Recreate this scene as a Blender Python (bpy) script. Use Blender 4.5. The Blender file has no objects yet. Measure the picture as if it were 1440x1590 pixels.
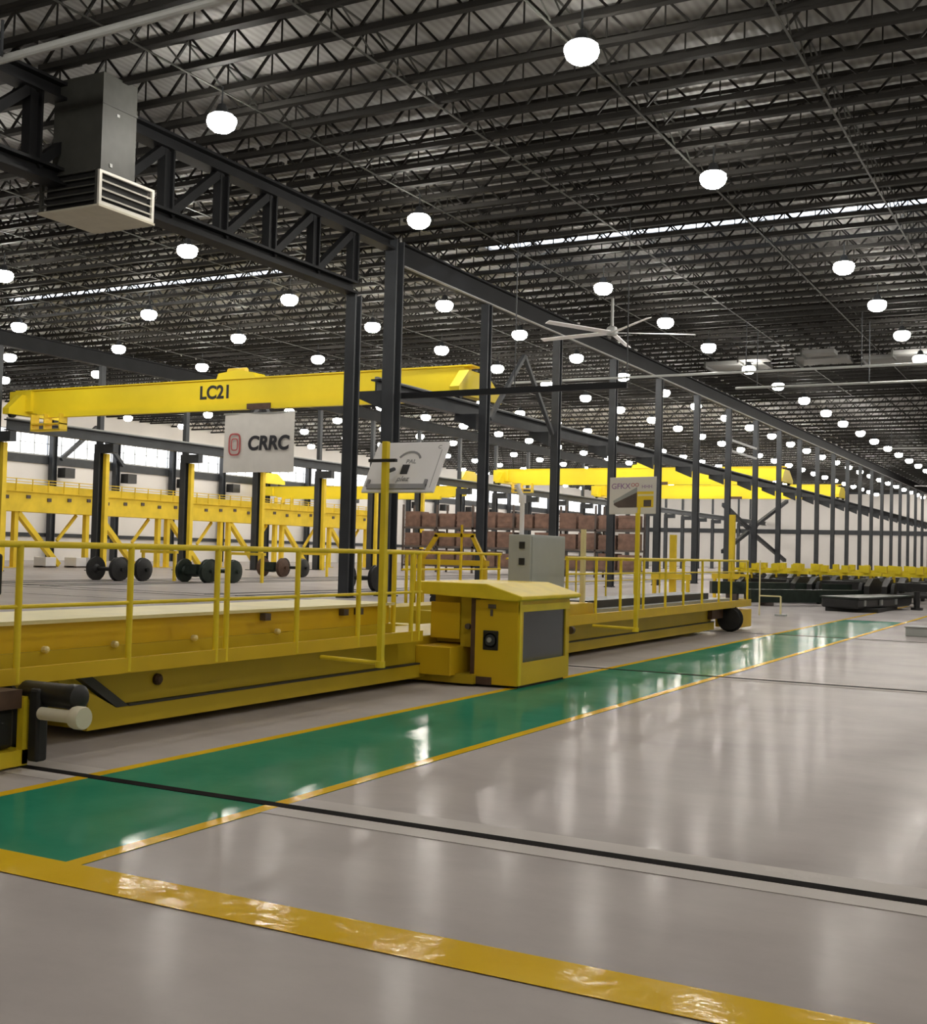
import bpy, math, random
from mathutils import Vector, Matrix
random.seed(7)
SC = bpy.context.scene
COL = SC.collection
PI = math.pi

# ------------------------------------------------------------------ materials
def mat(name, col, rough=0.5, metal=0.0, var=0.12, scale=3.0, spec=0.5, bump=0.0, bscale=20.0, coat=0.0):
    m = bpy.data.materials.new(name); m.use_nodes = True
    nt = m.node_tree; n = nt.nodes; l = nt.links
    b = n['Principled BSDF']
    tc = n.new('ShaderNodeTexCoord'); nz = n.new('ShaderNodeTexNoise')
    nz.inputs['Scale'].default_value = scale; nz.inputs['Detail'].default_value = 5
    l.new(tc.outputs['Object'], nz.inputs['Vector'])
    rp = n.new('ShaderNodeValToRGB')
    rp.color_ramp.elements[0].position = 0.3; rp.color_ramp.elements[1].position = 0.7
    rp.color_ramp.elements[0].color = tuple(c * (1 - var) for c in col) + (1,)
    rp.color_ramp.elements[1].color = tuple(min(1, c * (1 + var)) for c in col) + (1,)
    l.new(nz.outputs['Fac'], rp.inputs['Fac']); l.new(rp.outputs['Color'], b.inputs['Base Color'])
    b.inputs['Roughness'].default_value = rough; b.inputs['Metallic'].default_value = metal
    b.inputs['Specular IOR Level'].default_value = spec
    b.inputs['Coat Weight'].default_value = coat; b.inputs['Coat Roughness'].default_value = 0.12
    if bump > 0:
        n2 = n.new('ShaderNodeTexNoise'); n2.inputs['Scale'].default_value = bscale; n2.inputs['Detail'].default_value = 3
        l.new(tc.outputs['Object'], n2.inputs['Vector'])
        bp = n.new('ShaderNodeBump'); bp.inputs['Strength'].default_value = bump; bp.inputs['Distance'].default_value = 0.02
        l.new(n2.outputs['Fac'], bp.inputs['Height']); l.new(bp.outputs['Normal'], b.inputs['Normal'])
    return m

def emit(name, col, s):
    m = bpy.data.materials.new(name); m.use_nodes = True
    b = m.node_tree.nodes['Principled BSDF']
    b.inputs['Base Color'].default_value = col + (1,)
    b.inputs['Emission Color'].default_value = col + (1,); b.inputs['Emission Strength'].default_value = s
    return m

def floor_mat(name, c0, c1, rough, bump, lo, hi, stretch=(1, 1, 1), rvar=0.05, nscale=0.9):
    """painted / sealed floor: cloudy colour, a thin sealer whose gloss rises towards grazing views, slight waviness"""
    m = bpy.data.materials.new(name); m.use_nodes = True
    nt = m.node_tree; n = nt.nodes; l = nt.links
    n.remove(n['Principled BSDF']); out = n['Material Output']
    tc = n.new('ShaderNodeTexCoord'); mp = n.new('ShaderNodeMapping'); mp.inputs['Scale'].default_value = stretch
    l.new(tc.outputs['Object'], mp.inputs['Vector'])
    a = n.new('ShaderNodeTexNoise'); a.inputs['Scale'].default_value = nscale; a.inputs['Detail'].default_value = 8; a.inputs['Roughness'].default_value = 0.65
    l.new(mp.outputs['Vector'], a.inputs['Vector'])
    rp = n.new('ShaderNodeValToRGB'); rp.color_ramp.elements[0].position = 0.33; rp.color_ramp.elements[1].position = 0.67
    rp.color_ramp.elements[0].color = c0 + (1,); rp.color_ramp.elements[1].color = c1 + (1,)
    l.new(a.outputs['Fac'], rp.inputs['Fac'])
    mr = n.new('ShaderNodeMapRange'); mr.inputs['To Min'].default_value = max(.03, rough - rvar); mr.inputs['To Max'].default_value = rough + rvar
    mr.inputs['From Min'].default_value = 0.3; mr.inputs['From Max'].default_value = 0.7
    l.new(a.outputs['Fac'], mr.inputs['Value'])
    w = n.new('ShaderNodeTexNoise'); w.inputs['Scale'].default_value = 9.0; w.inputs['Detail'].default_value = 4
    l.new(tc.outputs['Object'], w.inputs['Vector'])
    bp = n.new('ShaderNodeBump'); bp.inputs['Strength'].default_value = bump; bp.inputs['Distance'].default_value = 0.01
    l.new(w.outputs['Fac'], bp.inputs['Height'])
    d = n.new('ShaderNodeBsdfDiffuse'); g = n.new('ShaderNodeBsdfGlossy')
    l.new(rp.outputs['Color'], d.inputs['Color']); l.new(mr.outputs['Result'], g.inputs['Roughness'])
    l.new(bp.outputs['Normal'], g.inputs['Normal'])
    lw = n.new('ShaderNodeLayerWeight'); lw.inputs['Blend'].default_value = 0.5
    pw = n.new('ShaderNodeMath'); pw.operation = 'POWER'; pw.inputs[1].default_value = 5.0
    l.new(lw.outputs['Facing'], pw.inputs[0])
    f = n.new('ShaderNodeMapRange'); f.inputs['To Min'].default_value = lo; f.inputs['To Max'].default_value = hi
    l.new(pw.outputs['Value'], f.inputs['Value'])
    mx = n.new('ShaderNodeMixShader')
    l.new(f.outputs['Result'], mx.inputs['Fac']); l.new(d.outputs['BSDF'], mx.inputs[1]); l.new(g.outputs['BSDF'], mx.inputs[2])
    l.new(mx.outputs['Shader'], out.inputs['Surface'])
    return m

def deck_mat():
    m = bpy.data.materials.new('ribbed_roof_deck'); m.use_nodes = True
    nt = m.node_tree; n = nt.nodes; l = nt.links; b = n['Principled BSDF']
    tc = n.new('ShaderNodeTexCoord'); wv = n.new('ShaderNodeTexWave')
    wv.bands_direction = 'X'; wv.inputs['Scale'].default_value = 1.6; wv.inputs['Distortion'].default_value = 0.0
    l.new(tc.outputs['Object'], wv.inputs['Vector'])
    rp = n.new('ShaderNodeValToRGB'); rp.color_ramp.elements[0].color = (.28, .276, .265, 1); rp.color_ramp.elements[1].color = (.35, .345, .335, 1)
    l.new(wv.outputs['Fac'], rp.inputs['Fac']); l.new(rp.outputs['Color'], b.inputs['Base Color'])
    bp = n.new('ShaderNodeBump'); bp.inputs['Strength'].default_value = 0.35; bp.inputs['Distance'].default_value = 0.03
    l.new(wv.outputs['Fac'], bp.inputs['Height']); l.new(bp.outputs['Normal'], b.inputs['Normal'])
    b.inputs['Roughness'].default_value = 0.6
    return m

M = dict(
    concrete=floor_mat('polished_concrete', (.425, .388, .376), (.52, .478, .46), .16, .16, .005, .18, (.55, .8, 1), .05),
    strip=floor_mat('pale_concrete_strip', (.55, .51, .49), (.61, .57, .54), .25, .10, .01, .10),
    green=floor_mat('green_epoxy', (.026, .235, .138), (.046, .30, .178), .12, .14, .045, .40),
    yline=floor_mat('yellow_floor_paint', (.74, .45, .014), (.84, .55, .026), .12, .34, .06, .30),
    deck=deck_mat(),
    steel=mat('dark_grey_steel', (.042, .046, .052), .5, 0, .15, 1.2, .3),
    joist=mat('black_joist_steel', (.024, .0225, .0205), .6, 0, .15, 1.0, .2),
    truss=mat('charcoal_truss_steel', (.014, .0145, .016), .6, 0, .15, 1.0, .15),
    lgrey=mat('light_grey_steel', (.36, .37, .36), .5, 0, .08),
    galv=mat('galvanised_duct', (.048, .049, .043), .6, .0, .12, 4),
    ductgrey=mat('dull_duct_grey', (.17, .17, .165), .6, 0, .08),
    grille=mat('pale_grille', (.62, .60, .54), .45, .1, .08),
    unitpan=mat('beige_unit_pan', (.50, .47, .37), .6, 0, .06),
    black=mat('black_rubber', (.012, .012, .012), .6, 0, .2, 6),
    slot=mat('dark_rail_slot', (.018, .016, .016), .95, 0, .2, 6, .05),
    dkmetal=mat('black_metal', (.022, .022, .022), .45, .2, .2, 6),
    oily=mat('oily_green_black_metal', (.022, .034, .026), .4, .3, .25, 5),
    rusty=mat('brown_oxide_metal', (.10, .055, .035), .6, .1, .25, 6),
    myel=mat('machine_yellow_paint', (.72, .475, .016), .42, 0, .07, 1.1, .3),
    myel2=mat('machine_ochre_paint', (.58, .425, .022), .45, 0, .10, .9, .3),
    cyel=mat('crane_yellow_paint', (.96, .745, .03), .42, 0, .04, .7, .25),
    gyel=mat('gantry_yellow_paint', (.90, .64, .045), .5, 0, .08, 1.5, .25),
    lyel=mat('pale_yellow_paint', (.86, .76, .40), .5, 0, .06),
    ryel=mat('rail_yellow_paint', (.86, .65, .03), .42, 0, .08, 4, .3),
    white=mat('white_panel', (.90, .89, .91), .35, 0, .03),
    wall=mat('white_wall_cladding', (.80, .765, .73), .6, 0, .04, .3),
    banner=mat('white_banner', (.74, .71, .66), .55, 0, .03),
    cream=mat('cream_cylinder_paint', (.72, .66, .50), .5, 0, .06),
    panel=mat('grey_cabinet_paint', (.43, .45, .43), .45, 0, .04),
    glass=mat('dark_cab_glass', (.035, .045, .055), .08, 0, .2, 1.5, .8),
    ink=mat('black_ink', (.02, .02, .025), .6),
    greyink=mat('grey_ink', (.30, .30, .32), .6),
    purple=mat('purple_ink', (.32, .18, .36), .6),
    red=mat('red_ink', (.50, .10, .10), .6),
    crate=mat('brown_crate', (.20, .115, .085), .7, 0, .3, 2.5),
    rackm=mat('dark_rack_steel', (.10, .075, .065), .6, 0, .2),
    lens=emit('lamp_glow', (1.0, .955, .87), 62.0),
    pane=emit('daylit_pane', (.95, .97, 1.0), 1.5),
    skyl=emit('daylit_skylight', (.80, .88, 1.0), 2.2),
)

# ------------------------------------------------------------------ mesh builder
class MB:
    def __init__(s): s.v = []; s.f = []
    def _add(s, vs, fs):
        k = len(s.v); s.v += [tuple(p) for p in vs]; s.f += [tuple(i + k for i in f) for f in fs]
    def box(s, x0, x1, y0, y1, z0, z1):
        s._add([(x0, y0, z0), (x1, y0, z0), (x1, y1, z0), (x0, y1, z0), (x0, y0, z1), (x1, y0, z1), (x1, y1, z1), (x0, y1, z1)],
               [(3, 2, 1, 0), (4, 5, 6, 7), (0, 1, 5, 4), (1, 2, 6, 5), (2, 3, 7, 6), (3, 0, 4, 7)]); return s
    def bar(s, a, b, w, h=None, up=(0, 0, 1)):
        """rectangular bar from a to b, w across, h in the up direction"""
        h = h or w; a = Vector(a); b = Vector(b); d = (b - a).normalized(); u = Vector(up)
        if abs(d.dot(u)) > .98: u = Vector((0, 1, 0))
        r = d.cross(u).normalized(); u = r.cross(d)
        vs = [p + r * (i * w / 2) + u * (j * h / 2) for p in (a, b) for i, j in ((-1, -1), (1, -1), (1, 1), (-1, 1))]
        s._add(vs, [(0, 1, 2, 3), (7, 6, 5, 4), (0, 4, 5, 1), (1, 5, 6, 2), (2, 6, 7, 3), (3, 7, 4, 0)]); return s
    def tube(s, a, b, r, n=10, r2=None):
        a = Vector(a); b = Vector(b); d = (b - a).normalized(); u = Vector((0, 0, 1))
        if abs(d.dot(u)) > .98: u = Vector((0, 1, 0))
        x = d.cross(u).normalized(); y = d.cross(x); r2 = r if r2 is None else r2
        vs = []
        for p, q in ((a, r), (b, r2)):
            for i in range(n):
                t = 2 * PI * i / n; vs.append(p + x * (q * math.cos(t)) + y * (q * math.sin(t)))
        fs = [(i, (i + 1) % n, n + (i + 1) % n, n + i) for i in range(n)]
        fs += [tuple(range(n - 1, -1, -1)), tuple(range(n, 2 * n))]
        s._add(vs, fs); return s
    def path(s, pts, r, n=8):
        for a, b in zip(pts, pts[1:]): s.tube(a, b, r, n)
        return s
    def lathe(s, c, prof, n=16, axis='z'):
        c = Vector(c); vs = []; fs = []
        for (r, z) in prof:
            for i in range(n):
                t = 2 * PI * i / n; p = (r * math.cos(t), r * math.sin(t), z)
                if axis == 'x': p = (z, p[0], p[1])
                if axis == 'y': p = (p[0], z, p[1])
                vs.append(c + Vector(p))
        for k in range(len(prof) - 1):
            for i in range(n):
                fs.append((k * n + i, k * n + (i + 1) % n, (k + 1) * n + (i + 1) % n, (k + 1) * n + i))
        fs.append(tuple(range(n - 1, -1, -1))); fs.append(tuple(range((len(prof) - 1) * n, len(prof) * n)))
        s._add(vs, fs); return s
    def prism(s, prof, a0, a1, axis='y'):
        """profile extruded: axis y -> profile in (x,z); axis x -> profile in (y,z); axis z -> profile in (x,y)"""
        n = len(prof); vs = []
        for a in (a0, a1):
            for p, q in prof:
                vs.append({'y': (p, a, q), 'x': (a, p, q), 'z': (p, q, a)}[axis])
        fs = [(i, (i + 1) % n, n + (i + 1) % n, n + i) for i in range(n)] + [tuple(range(n - 1, -1, -1)), tuple(range(n, 2 * n))]
        s._add(vs, fs); return s
    def hsec(s, x, y, z0, z1, w, d, t=.05):
        """H-section column: flanges face +-y, web along y"""
        s.box(x - w / 2, x + w / 2, y - d / 2, y - d / 2 + t, z0, z1); s.box(x - w / 2, x + w / 2, y + d / 2 - t, y + d / 2, z0, z1)
        s.box(x - t / 2, x + t / 2, y - d / 2 + t, y + d / 2 - t, z0, z1); return s
    def ibeam_y(s, x, y0, y1, z0, z1, w, t=.05):
        s.box(x - w / 2, x + w / 2, y0, y1, z0, z0 + t); s.box(x - w / 2, x + w / 2, y0, y1, z1 - t, z1)
        s.box(x - t / 2, x + t / 2, y0, y1, z0 + t, z1 - t); return s
    def build(s, name, m, parent=None, smooth=False, bevel=0.0):
        me = bpy.data.meshes.new(name); me.from_pydata(s.v, [], s.f)
        me.materials.append(M[m] if isinstance(m, str) else m)
        import bmesh
        bm = bmesh.new(); bm.from_mesh(me); bmesh.ops.recalc_face_normals(bm, faces=bm.faces); bm.to_mesh(me); bm.free()
        if smooth:
            for p in me.polygons: p.use_smooth = True
            me.set_sharp_from_angle(angle=math.radians(40))
        o = bpy.data.objects.new(name, me); COL.objects.link(o)
        if bevel > 0:
            bv = o.modifiers.new('bevel', 'BEVEL'); bv.width = bevel; bv.segments = 2; bv.limit_method = 'ANGLE'
        if parent is not None: put(o, parent)
        return o

def wloc(o):
    v = Vector(o.location)
    while o.parent is not None:
        o = o.parent; v = v + Vector(o.location)
    return v
def put(o, parent):
    """meshes are written in world coordinates; the offset undoes the parent's place"""
    o.parent = parent; o.location = -wloc(parent)
def tag(o, label, cat, group=None, kind=None):
    if label: o['label'] = label
    if cat: o['category'] = cat
    if group: o['group'] = group
    if kind: o['kind'] = kind
    return o
def thing(name, label, cat, loc=(0, 0, 0), group=None, kind=None):
    o = bpy.data.objects.new(name, None); COL.objects.link(o); o.location = loc; o.empty_display_size = .2
    return tag(o, label, cat, group, kind)
def struct(o):
    o['kind'] = 'structure'; return o
def copy_tree(o, loc=None, label=None, group=None, parent=None):
    c = o.copy(); COL.objects.link(c)
    if parent is not None: c.parent = parent
    if loc is not None: c.location = loc
    if label: c['label'] = label
    if group: c['group'] = group
    for ch in list(o.children): copy_tree(ch, parent=c)
    return c
ORD = ['first', 'second', 'third', 'fourth', 'fifth', 'sixth', 'seventh', 'eighth', 'ninth', 'tenth', 'eleventh', 'twelfth',
       'thirteenth', 'fourteenth', 'fifteenth', 'sixteenth', 'seventeenth', 'eighteenth', 'nineteenth', 'twentieth']

def text_mesh(name, txt, size, mx, m, parent, shear=0.0, ex=0.006, bold=0.02):
    cu = bpy.data.curves.new(name, 'FONT'); cu.body = txt; cu.size = size; cu.shear = shear
    cu.extrude = ex; cu.offset = bold * size; cu.align_x = 'CENTER'; cu.align_y = 'CENTER'
    t = bpy.data.objects.new(name + '_tmp', cu); COL.objects.link(t)
    dg = bpy.context.evaluated_depsgraph_get(); me = bpy.data.meshes.new_from_object(t.evaluated_get(dg))
    bpy.data.objects.remove(t); bpy.data.curves.remove(cu)
    me.transform(mx); me.materials.clear(); me.materials.append(M[m]); me.name = name
    o = bpy.data.objects.new(name, me); COL.objects.link(o)
    if parent is not None: put(o, parent)
    return o

# ------------------------------------------------------------------ camera
yaw, pitch, roll = (math.radians(a) for a in (-28.03, 1.882, 1.454)); F = 1849.5; CAMZ = 1.6
W = Vector((math.sin(yaw) * math.cos(pitch), math.cos(yaw) * math.cos(pitch), math.sin(pitch)))
R0 = Vector((math.cos(yaw), -math.sin(yaw), 0)); U0 = R0.cross(W)
RT = R0 * math.cos(roll) + U0 * math.sin(roll); UP = -R0 * math.sin(roll) + U0 * math.cos(roll)
cam = bpy.data.cameras.new('camera'); co = bpy.data.objects.new('camera', cam); COL.objects.link(co)
cam.sensor_fit = 'HORIZONTAL'; cam.sensor_width = 36.0; cam.lens = F / 1440 * 36; cam.clip_end = 1000; cam.clip_start = .05
co.matrix_world = Matrix(((RT.x, UP.x, -W.x, 0), (RT.y, UP.y, -W.y, 0), (RT.z, UP.z, -W.z, CAMZ), (0, 0, 0, 1)))
SC.camera = co
def px(p):
    v = Vector(p) - Vector((0, 0, CAMZ)); d = v.dot(W)
    return (720 + F * v.dot(RT) / d, 795 - F * v.dot(UP) / d) if d > .1 else (-9999, -9999)
def inframe(p, mg=0):
    x, y = px(p); return -mg < x < 1440 + mg and -mg < y < 1590 + mg

# ------------------------------------------------------------------ the hall: shell
XL, XR, YF, YB, ZD = -75.0, 16.0, -10.0, 196.0, 13.15
CX, LX = -21.4, -49.0                   # the two column rows
struct(MB().box(XL - .5, XR + .5, YF - .5, YB + .5, -.4, 0).build('floor', 'concrete'))
SKY = [(-46.5, -30.4), (-20.6, 5.0)]    # skylight strips over y 39.6 .. 40.5
c = MB()
c.box(XL, XR, YF, 39.5, ZD, ZD + .2); c.box(XL, XR, 40.6, YB, ZD, ZD + .2)
c.box(XL, SKY[0][0], 39.5, 40.6, ZD, ZD + .2); c.box(SKY[0][1], SKY[1][0], 39.5, 40.6, ZD, ZD + .2); c.box(SKY[1][1], XR, 39.5, 40.6, ZD, ZD + .2)
struct(c.build('ceiling', 'deck'))
for k, (a, b) in enumerate(SKY):
    struct(MB().box(a, b, 39.5, 40.6, ZD + .1, ZD + .14).build('window_%d' % (k + 1), 'skyl'))
WZ0, WZ1 = 8.45, 10.35                     # clerestory band in the left wall
w = MB(); w.box(XL - .3, XL, YF, YB, 0, WZ0); w.box(XL - .3, XL, YF, YB, WZ1, ZD)
struct(w.build('wall_left', 'wall'))
struct(MB().box(XL, XR, YB, YB + .3, 0, ZD).build('wall_back', 'wall'))
struct(MB().box(XR, XR + .3, YF, YB, 0, ZD).build('wall_right', 'wall'))
struct(MB().box(XL, XR, YF - .3, YF, 0, ZD).build('wall_front', 'wall'))
for k in range(20):                     # daylit panes, one window per wall bay, each with its glazing bars
    y0 = 55 + 7.05 * k
    wr = struct(thing('window_%d' % (k + 3), None, None, (XL, y0, WZ0)))
    MB().box(XL - .2, XL - .12, y0 + .08, y0 + 6.97, WZ0 + .06, WZ1 - .06).build('pane', 'pane', wr)
    g = MB(); g.box(XL - .12, XL - .02, y0, y0 + 7.05, WZ0, WZ0 + .07); g.box(XL - .12, XL - .02, y0, y0 + 7.05, WZ1 - .07, WZ1)
    g.box(XL - .12, XL - .05, y0, y0 + 7.05, 9.38, 9.43)
    for q in range(5): g.box(XL - .12, XL - .05, y0 + q * 1.41, y0 + q * 1.41 + .06, WZ0, WZ1)
    g.build('glazing_bar', 'lgrey', wr)
w = MB(); w.box(XL - .3, XL, YF, 55, WZ0, WZ1); w.box(XL - .3, XL, 55 + 7.05 * 20, YB, WZ0, WZ1)
struct(w.build('wall_left_infill', 'wall'))
bpy.data.objects['wall_left_infill'].name = 'wall_left.001'
g = MB(); g.box(XL, XL + .25, YF, YB, 7.75, 8.4); g.box(XL, XL + .2, YF, YB, 1.9, 2.2)
struct(g.build('trim_1', 'steel'))
g = MB(); g.box(XL + .3, XR, YB - .3, YB, 5.75, 6.45); g.box(XL + .3, XR, YB - .3, YB, 12.2, 13.0)
struct(g.build('trim_2', 'steel'))

# floor markings and inlaid rails
E1, E2 = -6.10, -4.42                    # green lane
struct(MB().box(E1, E2, 4.37, 33.5, .001, .003).build('trim_3', 'green'))
struct(MB().box(E1 - .01, E1 + .09, 4.37, 46, .003, .005).build('trim_4', 'yline'))
struct(MB().box(E2 - .10, E2, 4.37, 46, .003, .005).build('trim_5', 'yline'))
struct(MB().box(-14, 12, 4.08, 4.37, .004, .006).build('trim_6', 'yline'))
RY = [6.03, 15.78, 25.5]
for k, y in enumerate(RY):
    r = MB()
    for a, b in ((-60, E1), (E2, XR)):
        r.box(a, b, y - .22, y - .04, .001, .004); r.box(a, b, y + .04, y + .26, .001, .004)
    struct(r.build('trim_%d' % (7 + 2 * k), 'strip'))
    r = MB(); r.box(-60, XR, y - .046, y + .046, .002, .007)
    struct(r.build('trim_%d' % (8 + 2 * k), 'slot'))
for k, x in enumerate((-36.85, -35.55, -33.9, -32.7, -25.3, -24.05)):    # service tracks running away from the pit
    struct(MB().box(x - .05, x + .05, 30, 130, .002, .02).build('trim_%d' % (13 + k), 'dkmetal'))
g = MB()
for y in (29.0, 30.2): g.box(-60, -12, y, y + .12, .002, .01)
struct(g.build('trim_19', 'dkmetal'))

# ------------------------------------------------------------------ roof joists
def joist_mesh(x0, x1, deep=.80, pan=1.25):
    m = MB(); zb, zt = 12.25, 12.25 + deep
    m.box(x0, x1, -.09, -.012, zb, zb + .13); m.box(x0, x1, .012, .09, zb, zb + .13)
    m.box(x0, x1, -.09, .09, zb, zb + .025)
    m.box(x0, x1, -.07, .07, zt - .1, zt)
    n = int((x1 - x0) / pan); p = (x1 - x0) / n
    for i in range(n):
        a = x0 + i * p
        m.bar((a, 0, zb + .06), (a + p / 2, 0, zt - .05), .05, .05, (0, 1, 0)); m.bar((a + p / 2, 0, zt - .05), (a + p, 0, zb + .06), .05, .05, (0, 1, 0))
        m.bar((a + p / 2, 0, zb + .06), (a + p / 2, 0, zt - .05), .03, .03, (0, 1, 0))
    return m
BAYS = [(CX + .1, XR - .2, 'right bay, over the green lane'), (LX + .1, CX - .1, 'middle bay, over the big yellow crane'), (XL + .1, LX - .1, 'far left bay, along the window wall')]
ys = []; y = 16.32
while y < 80: ys.append(y); y += 1.34
while y < 193: ys.append(y); y += 2.75
for (x0, x1, nm) in BAYS:
    first = None
    for y in ys:
        # leave out the joists this photograph shows nothing of
        vis = False
        for i in range(41):
            if inframe((x0 + (x1 - x0) * i / 40, y, 12.3), 60): vis = True; break
        if not vis: continue
        if first is None:
            o = joist_mesh(x0, x1).build('roof_joist', 'joist'); first = o; first.location = (0, y, 0)
            tag(o, 'dark open-web steel roof joist spanning the ' + nm, 'joist', 'roof joists of the ' + nm)
        else:
            o = first.copy(); COL.objects.link(o); o.location = (0, y, 0)

for k, x in enumerate((-18.2, -14.0, -9.8, -5.6, -1.4, -25.5, -29.5, -33.5, -37.5, -41.5, -45.5)):
    o = MB().bar((x, 16.3, 12.242), (x, 79, 12.242), .05, .025).bar((x, 16.3, 12.9), (x, 79, 12.9), .04, .03)
    for i in range(20):
        y = 16.32 + 1.34 * i; o.bar((x, y, 12.3), (x, y + 1.34, 12.9), .03, .03); o.bar((x, y, 12.9), (x, y + 1.34, 12.3), .03, .03)
    tag(o.build('bridging_bar', 'galv'), 'thin grey bridging line tying the roof joists together', 'bridging', 'bridging lines across the joists')
# bridging bars under the joists and the pale pipe at the top left
t = thing('ceiling_pipe', 'pale straight pipe crossing the roof at the top left corner', 'pipe', (-21.2, 16.9, 11.5))
MB().tube((-27, 17.2, 11.56), (8, 15.9, 11.56), .09, 10).build('pipe', 'lgrey', t)
h = MB()
for x in (-20, -14, -8, -2): h.box(x - .02, x + .02, 16.55 - (x + 14) * .037, 16.6 - (x + 14) * .037, 11.55, 12.3)
h.build('hanger_strap', 'steel', t)

# deep roof truss over the transfer pit
def truss(x, ya, yb, label):
    t = thing('roof_truss', label, 'truss', (x, ya, 9.84))
    MB().ibeam_y(x, ya, yb + 2.2, 11.80, 12.22, .5, .07).build('top_chord', 'truss', t)
    MB().ibeam_y(x, ya, yb, 9.83, 10.22, .5, .07).build('bottom_chord', 'truss', t)
    n = int(round((yb - ya) / 2.2)); p = (yb - ya) / n
    for i in range(n + 1):
        y = ya + i * p
        m = MB(); m.box(x - .13, x + .13, y - .19, y - .13, 10.2, 11.82); m.box(x - .13, x + .13, y + .13, y + .19, 10.2, 11.82); m.box(x - .03, x + .03, y - .13, y + .13, 10.2, 11.82)
        m.build('vertical', 'truss', t)
        if i < n: MB().bar((x, y + .1, 10.15), (x, y + p - .1, 11.85), .22, .24, (1, 0, 0)).build('diagonal', 'truss', t)
    return t
truss(CX, 7.9, 32.1, 'deep dark steel truss running from the top left to the tallest column')

# beams on the column row
t = thing('roof_beam', 'long dark roof beam on top of the near column row, receding right', 'beam', (CX, 34.4, 11.4))
MB().ibeam_y(CX, 35.0, 195.5, 11.4, 12.2, .4, .06).build('beam', 'truss', t)
MB().box(CX + .12, CX + .24, 35.0, 195.5, 11.36, 11.40).build('lit_flange_edge', 'lgrey', t)  # pale strip paints the light caught along the beam's bottom flange
t = thing('roof_beam', 'dark roof beam over the yellow-fronted far column row', 'beam', (LX, 40, 11.4))
MB().ibeam_y(LX, 41, 195.5, 11.4, 12.2, .4, .06).build('beam', 'truss', t)

# ------------------------------------------------------------------ columns
def column(x, y, z1, label, group=None, w=.34, d=.38, bracket=None):
    t = thing('steel_column', label, 'column', (x, y, 0), group)
    MB().hsec(x, y, .04, z1, w, d, .07).build('shaft', 'steel', t)
    MB().box(x - w * .65, x + w * .65, y - d * .6, y + d * .6, 0, .04).build('base_plate', 'dkmetal', t)
    if bracket: MB().prism([(x - .3, 6.4), (x - .3, 7.04), (x - 1.25, 7.04), (x - 1.25, 6.8)], y - .15, y + .15).build('bracket', 'steel', t)
    return t
column(CX, 32.25, 9.83, 'tall dark column under the end of the deep truss, left of the column pair', None, .36, .40)
column(CX, 34.7, 12.2, 'tall dark column right of the truss-end column, behind the left tilted board', None, .46, .52, True)
for k in range(1, 23):
    y = 34.7 + 7.05 * k
    if k <= 12:
        lab = 'dark steel column, %s behind the tall column pair in the near row' % ORD[k - 1]; grp = None
    else:
        lab = 'thin far dark column in the dense end of the near row'; grp = 'far columns of the near row'
    column(CX, y, 11.38, lab, grp, .33, .37, True)
for k in range(-1, 21):
    y = 48.8 + 7.05 * k
    if not (-40 < px((LX, y, 3))[0] < 1300): continue
    lab = 'dark column with a yellow post, cut by the left edge of the photo' if k < 0 else 'dark column with a yellow post on its right side, %s full one in the far row' % ORD[k] if k < 6 else 'dark column of the far row, partly hidden behind near columns'
    t = thing('steel_column', lab, 'column', (LX, y, 0), None if k < 6 else 'hidden far columns')
    MB().hsec(LX, y, .04, 6.52, .4, .44, .07).build('shaft', 'steel', t)
    MB().box(LX - .13, LX + .13, y - .15, y + .15, 7.02, 11.39).build('upper_shaft', 'steel', t)
    MB().box(LX - .2, LX + 1.2, y - .2, y + .2, 6.52, 7.02).build('bracket', 'steel', t)
    MB().box(LX - .4, LX + .4, y - .45, y + .45, 0, .04).build('base_plate', 'dkmetal', t)
    if k < 6: MB().box(LX + .24, LX + .48, y + .05, y + .31, .0, 6.5).build('yellow_post', 'gyel', t)
for k in range(19):
    y = 62.1 + 7.05 * k
    vis = -20 < px((XL + .5, y, 3))[0] < 1300
    if not vis: continue
    t = thing('wall_post', 'dark wall post against the white wall, %s from the left' % ORD[k] if k < 5 else 'dark wall post standing against the left white wall', 'post', (XL + .45, y, 0), None if k < 5 else 'wall posts')
    MB().hsec(XL + .5, y, 0, 10.6, .45, .5, .06).build('shaft', 'steel', t)
    MB().box(XL + .75, XL + 1.6, y + .3, y + 1.35, 6.7, 7.5).build('unit_heater', 'dkmetal', t)

# X and knee braces
def brace(pts, label, w=.3):
    t = thing('cross_brace', label, 'brace', pts[0][0])
    for a, b in pts: MB().bar(a, b, w, w).build('diagonal', 'steel', t)
    return t
brace([((CX - .34, 77.3, 5.1), (CX - .34, 83.6, 3.75)), ((CX - .34, 77.3, 2.0), (CX - .34, 83.6, 3.45)), ((CX - .34, 84.6, 3.75), (CX - .34, 95.4, 6.2)), ((CX - .34, 84.6, 3.45), (CX - .34, 95, 1.5))], 'big dark X brace spread between far near-row columns, before the white end wall', .24)
t = brace([((LX + .4, 59.2, 7.2), (LX + .4, 62.6, 11.2)), ((LX + .4, 66, 7.2), (LX + .4, 62.6, 11.2))], 'grey inverted V brace above the far column row, behind the banner')
brace([((XL + .9, 69.6, 8.2), (XL + .9, 73.4, 11.2)), ((XL + .9, 76.6, 8.2), (XL + .9, 73.4, 11.2))], 'grey inverted V brace in front of the left windows')
brace([((CX, 48.4, 6.9), (CX, 45.3, 9.9)), ((CX, 42.2, 6.9), (CX, 45.3, 9.9))], 'grey inverted V brace right of the crane end between two near columns', .16)

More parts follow.
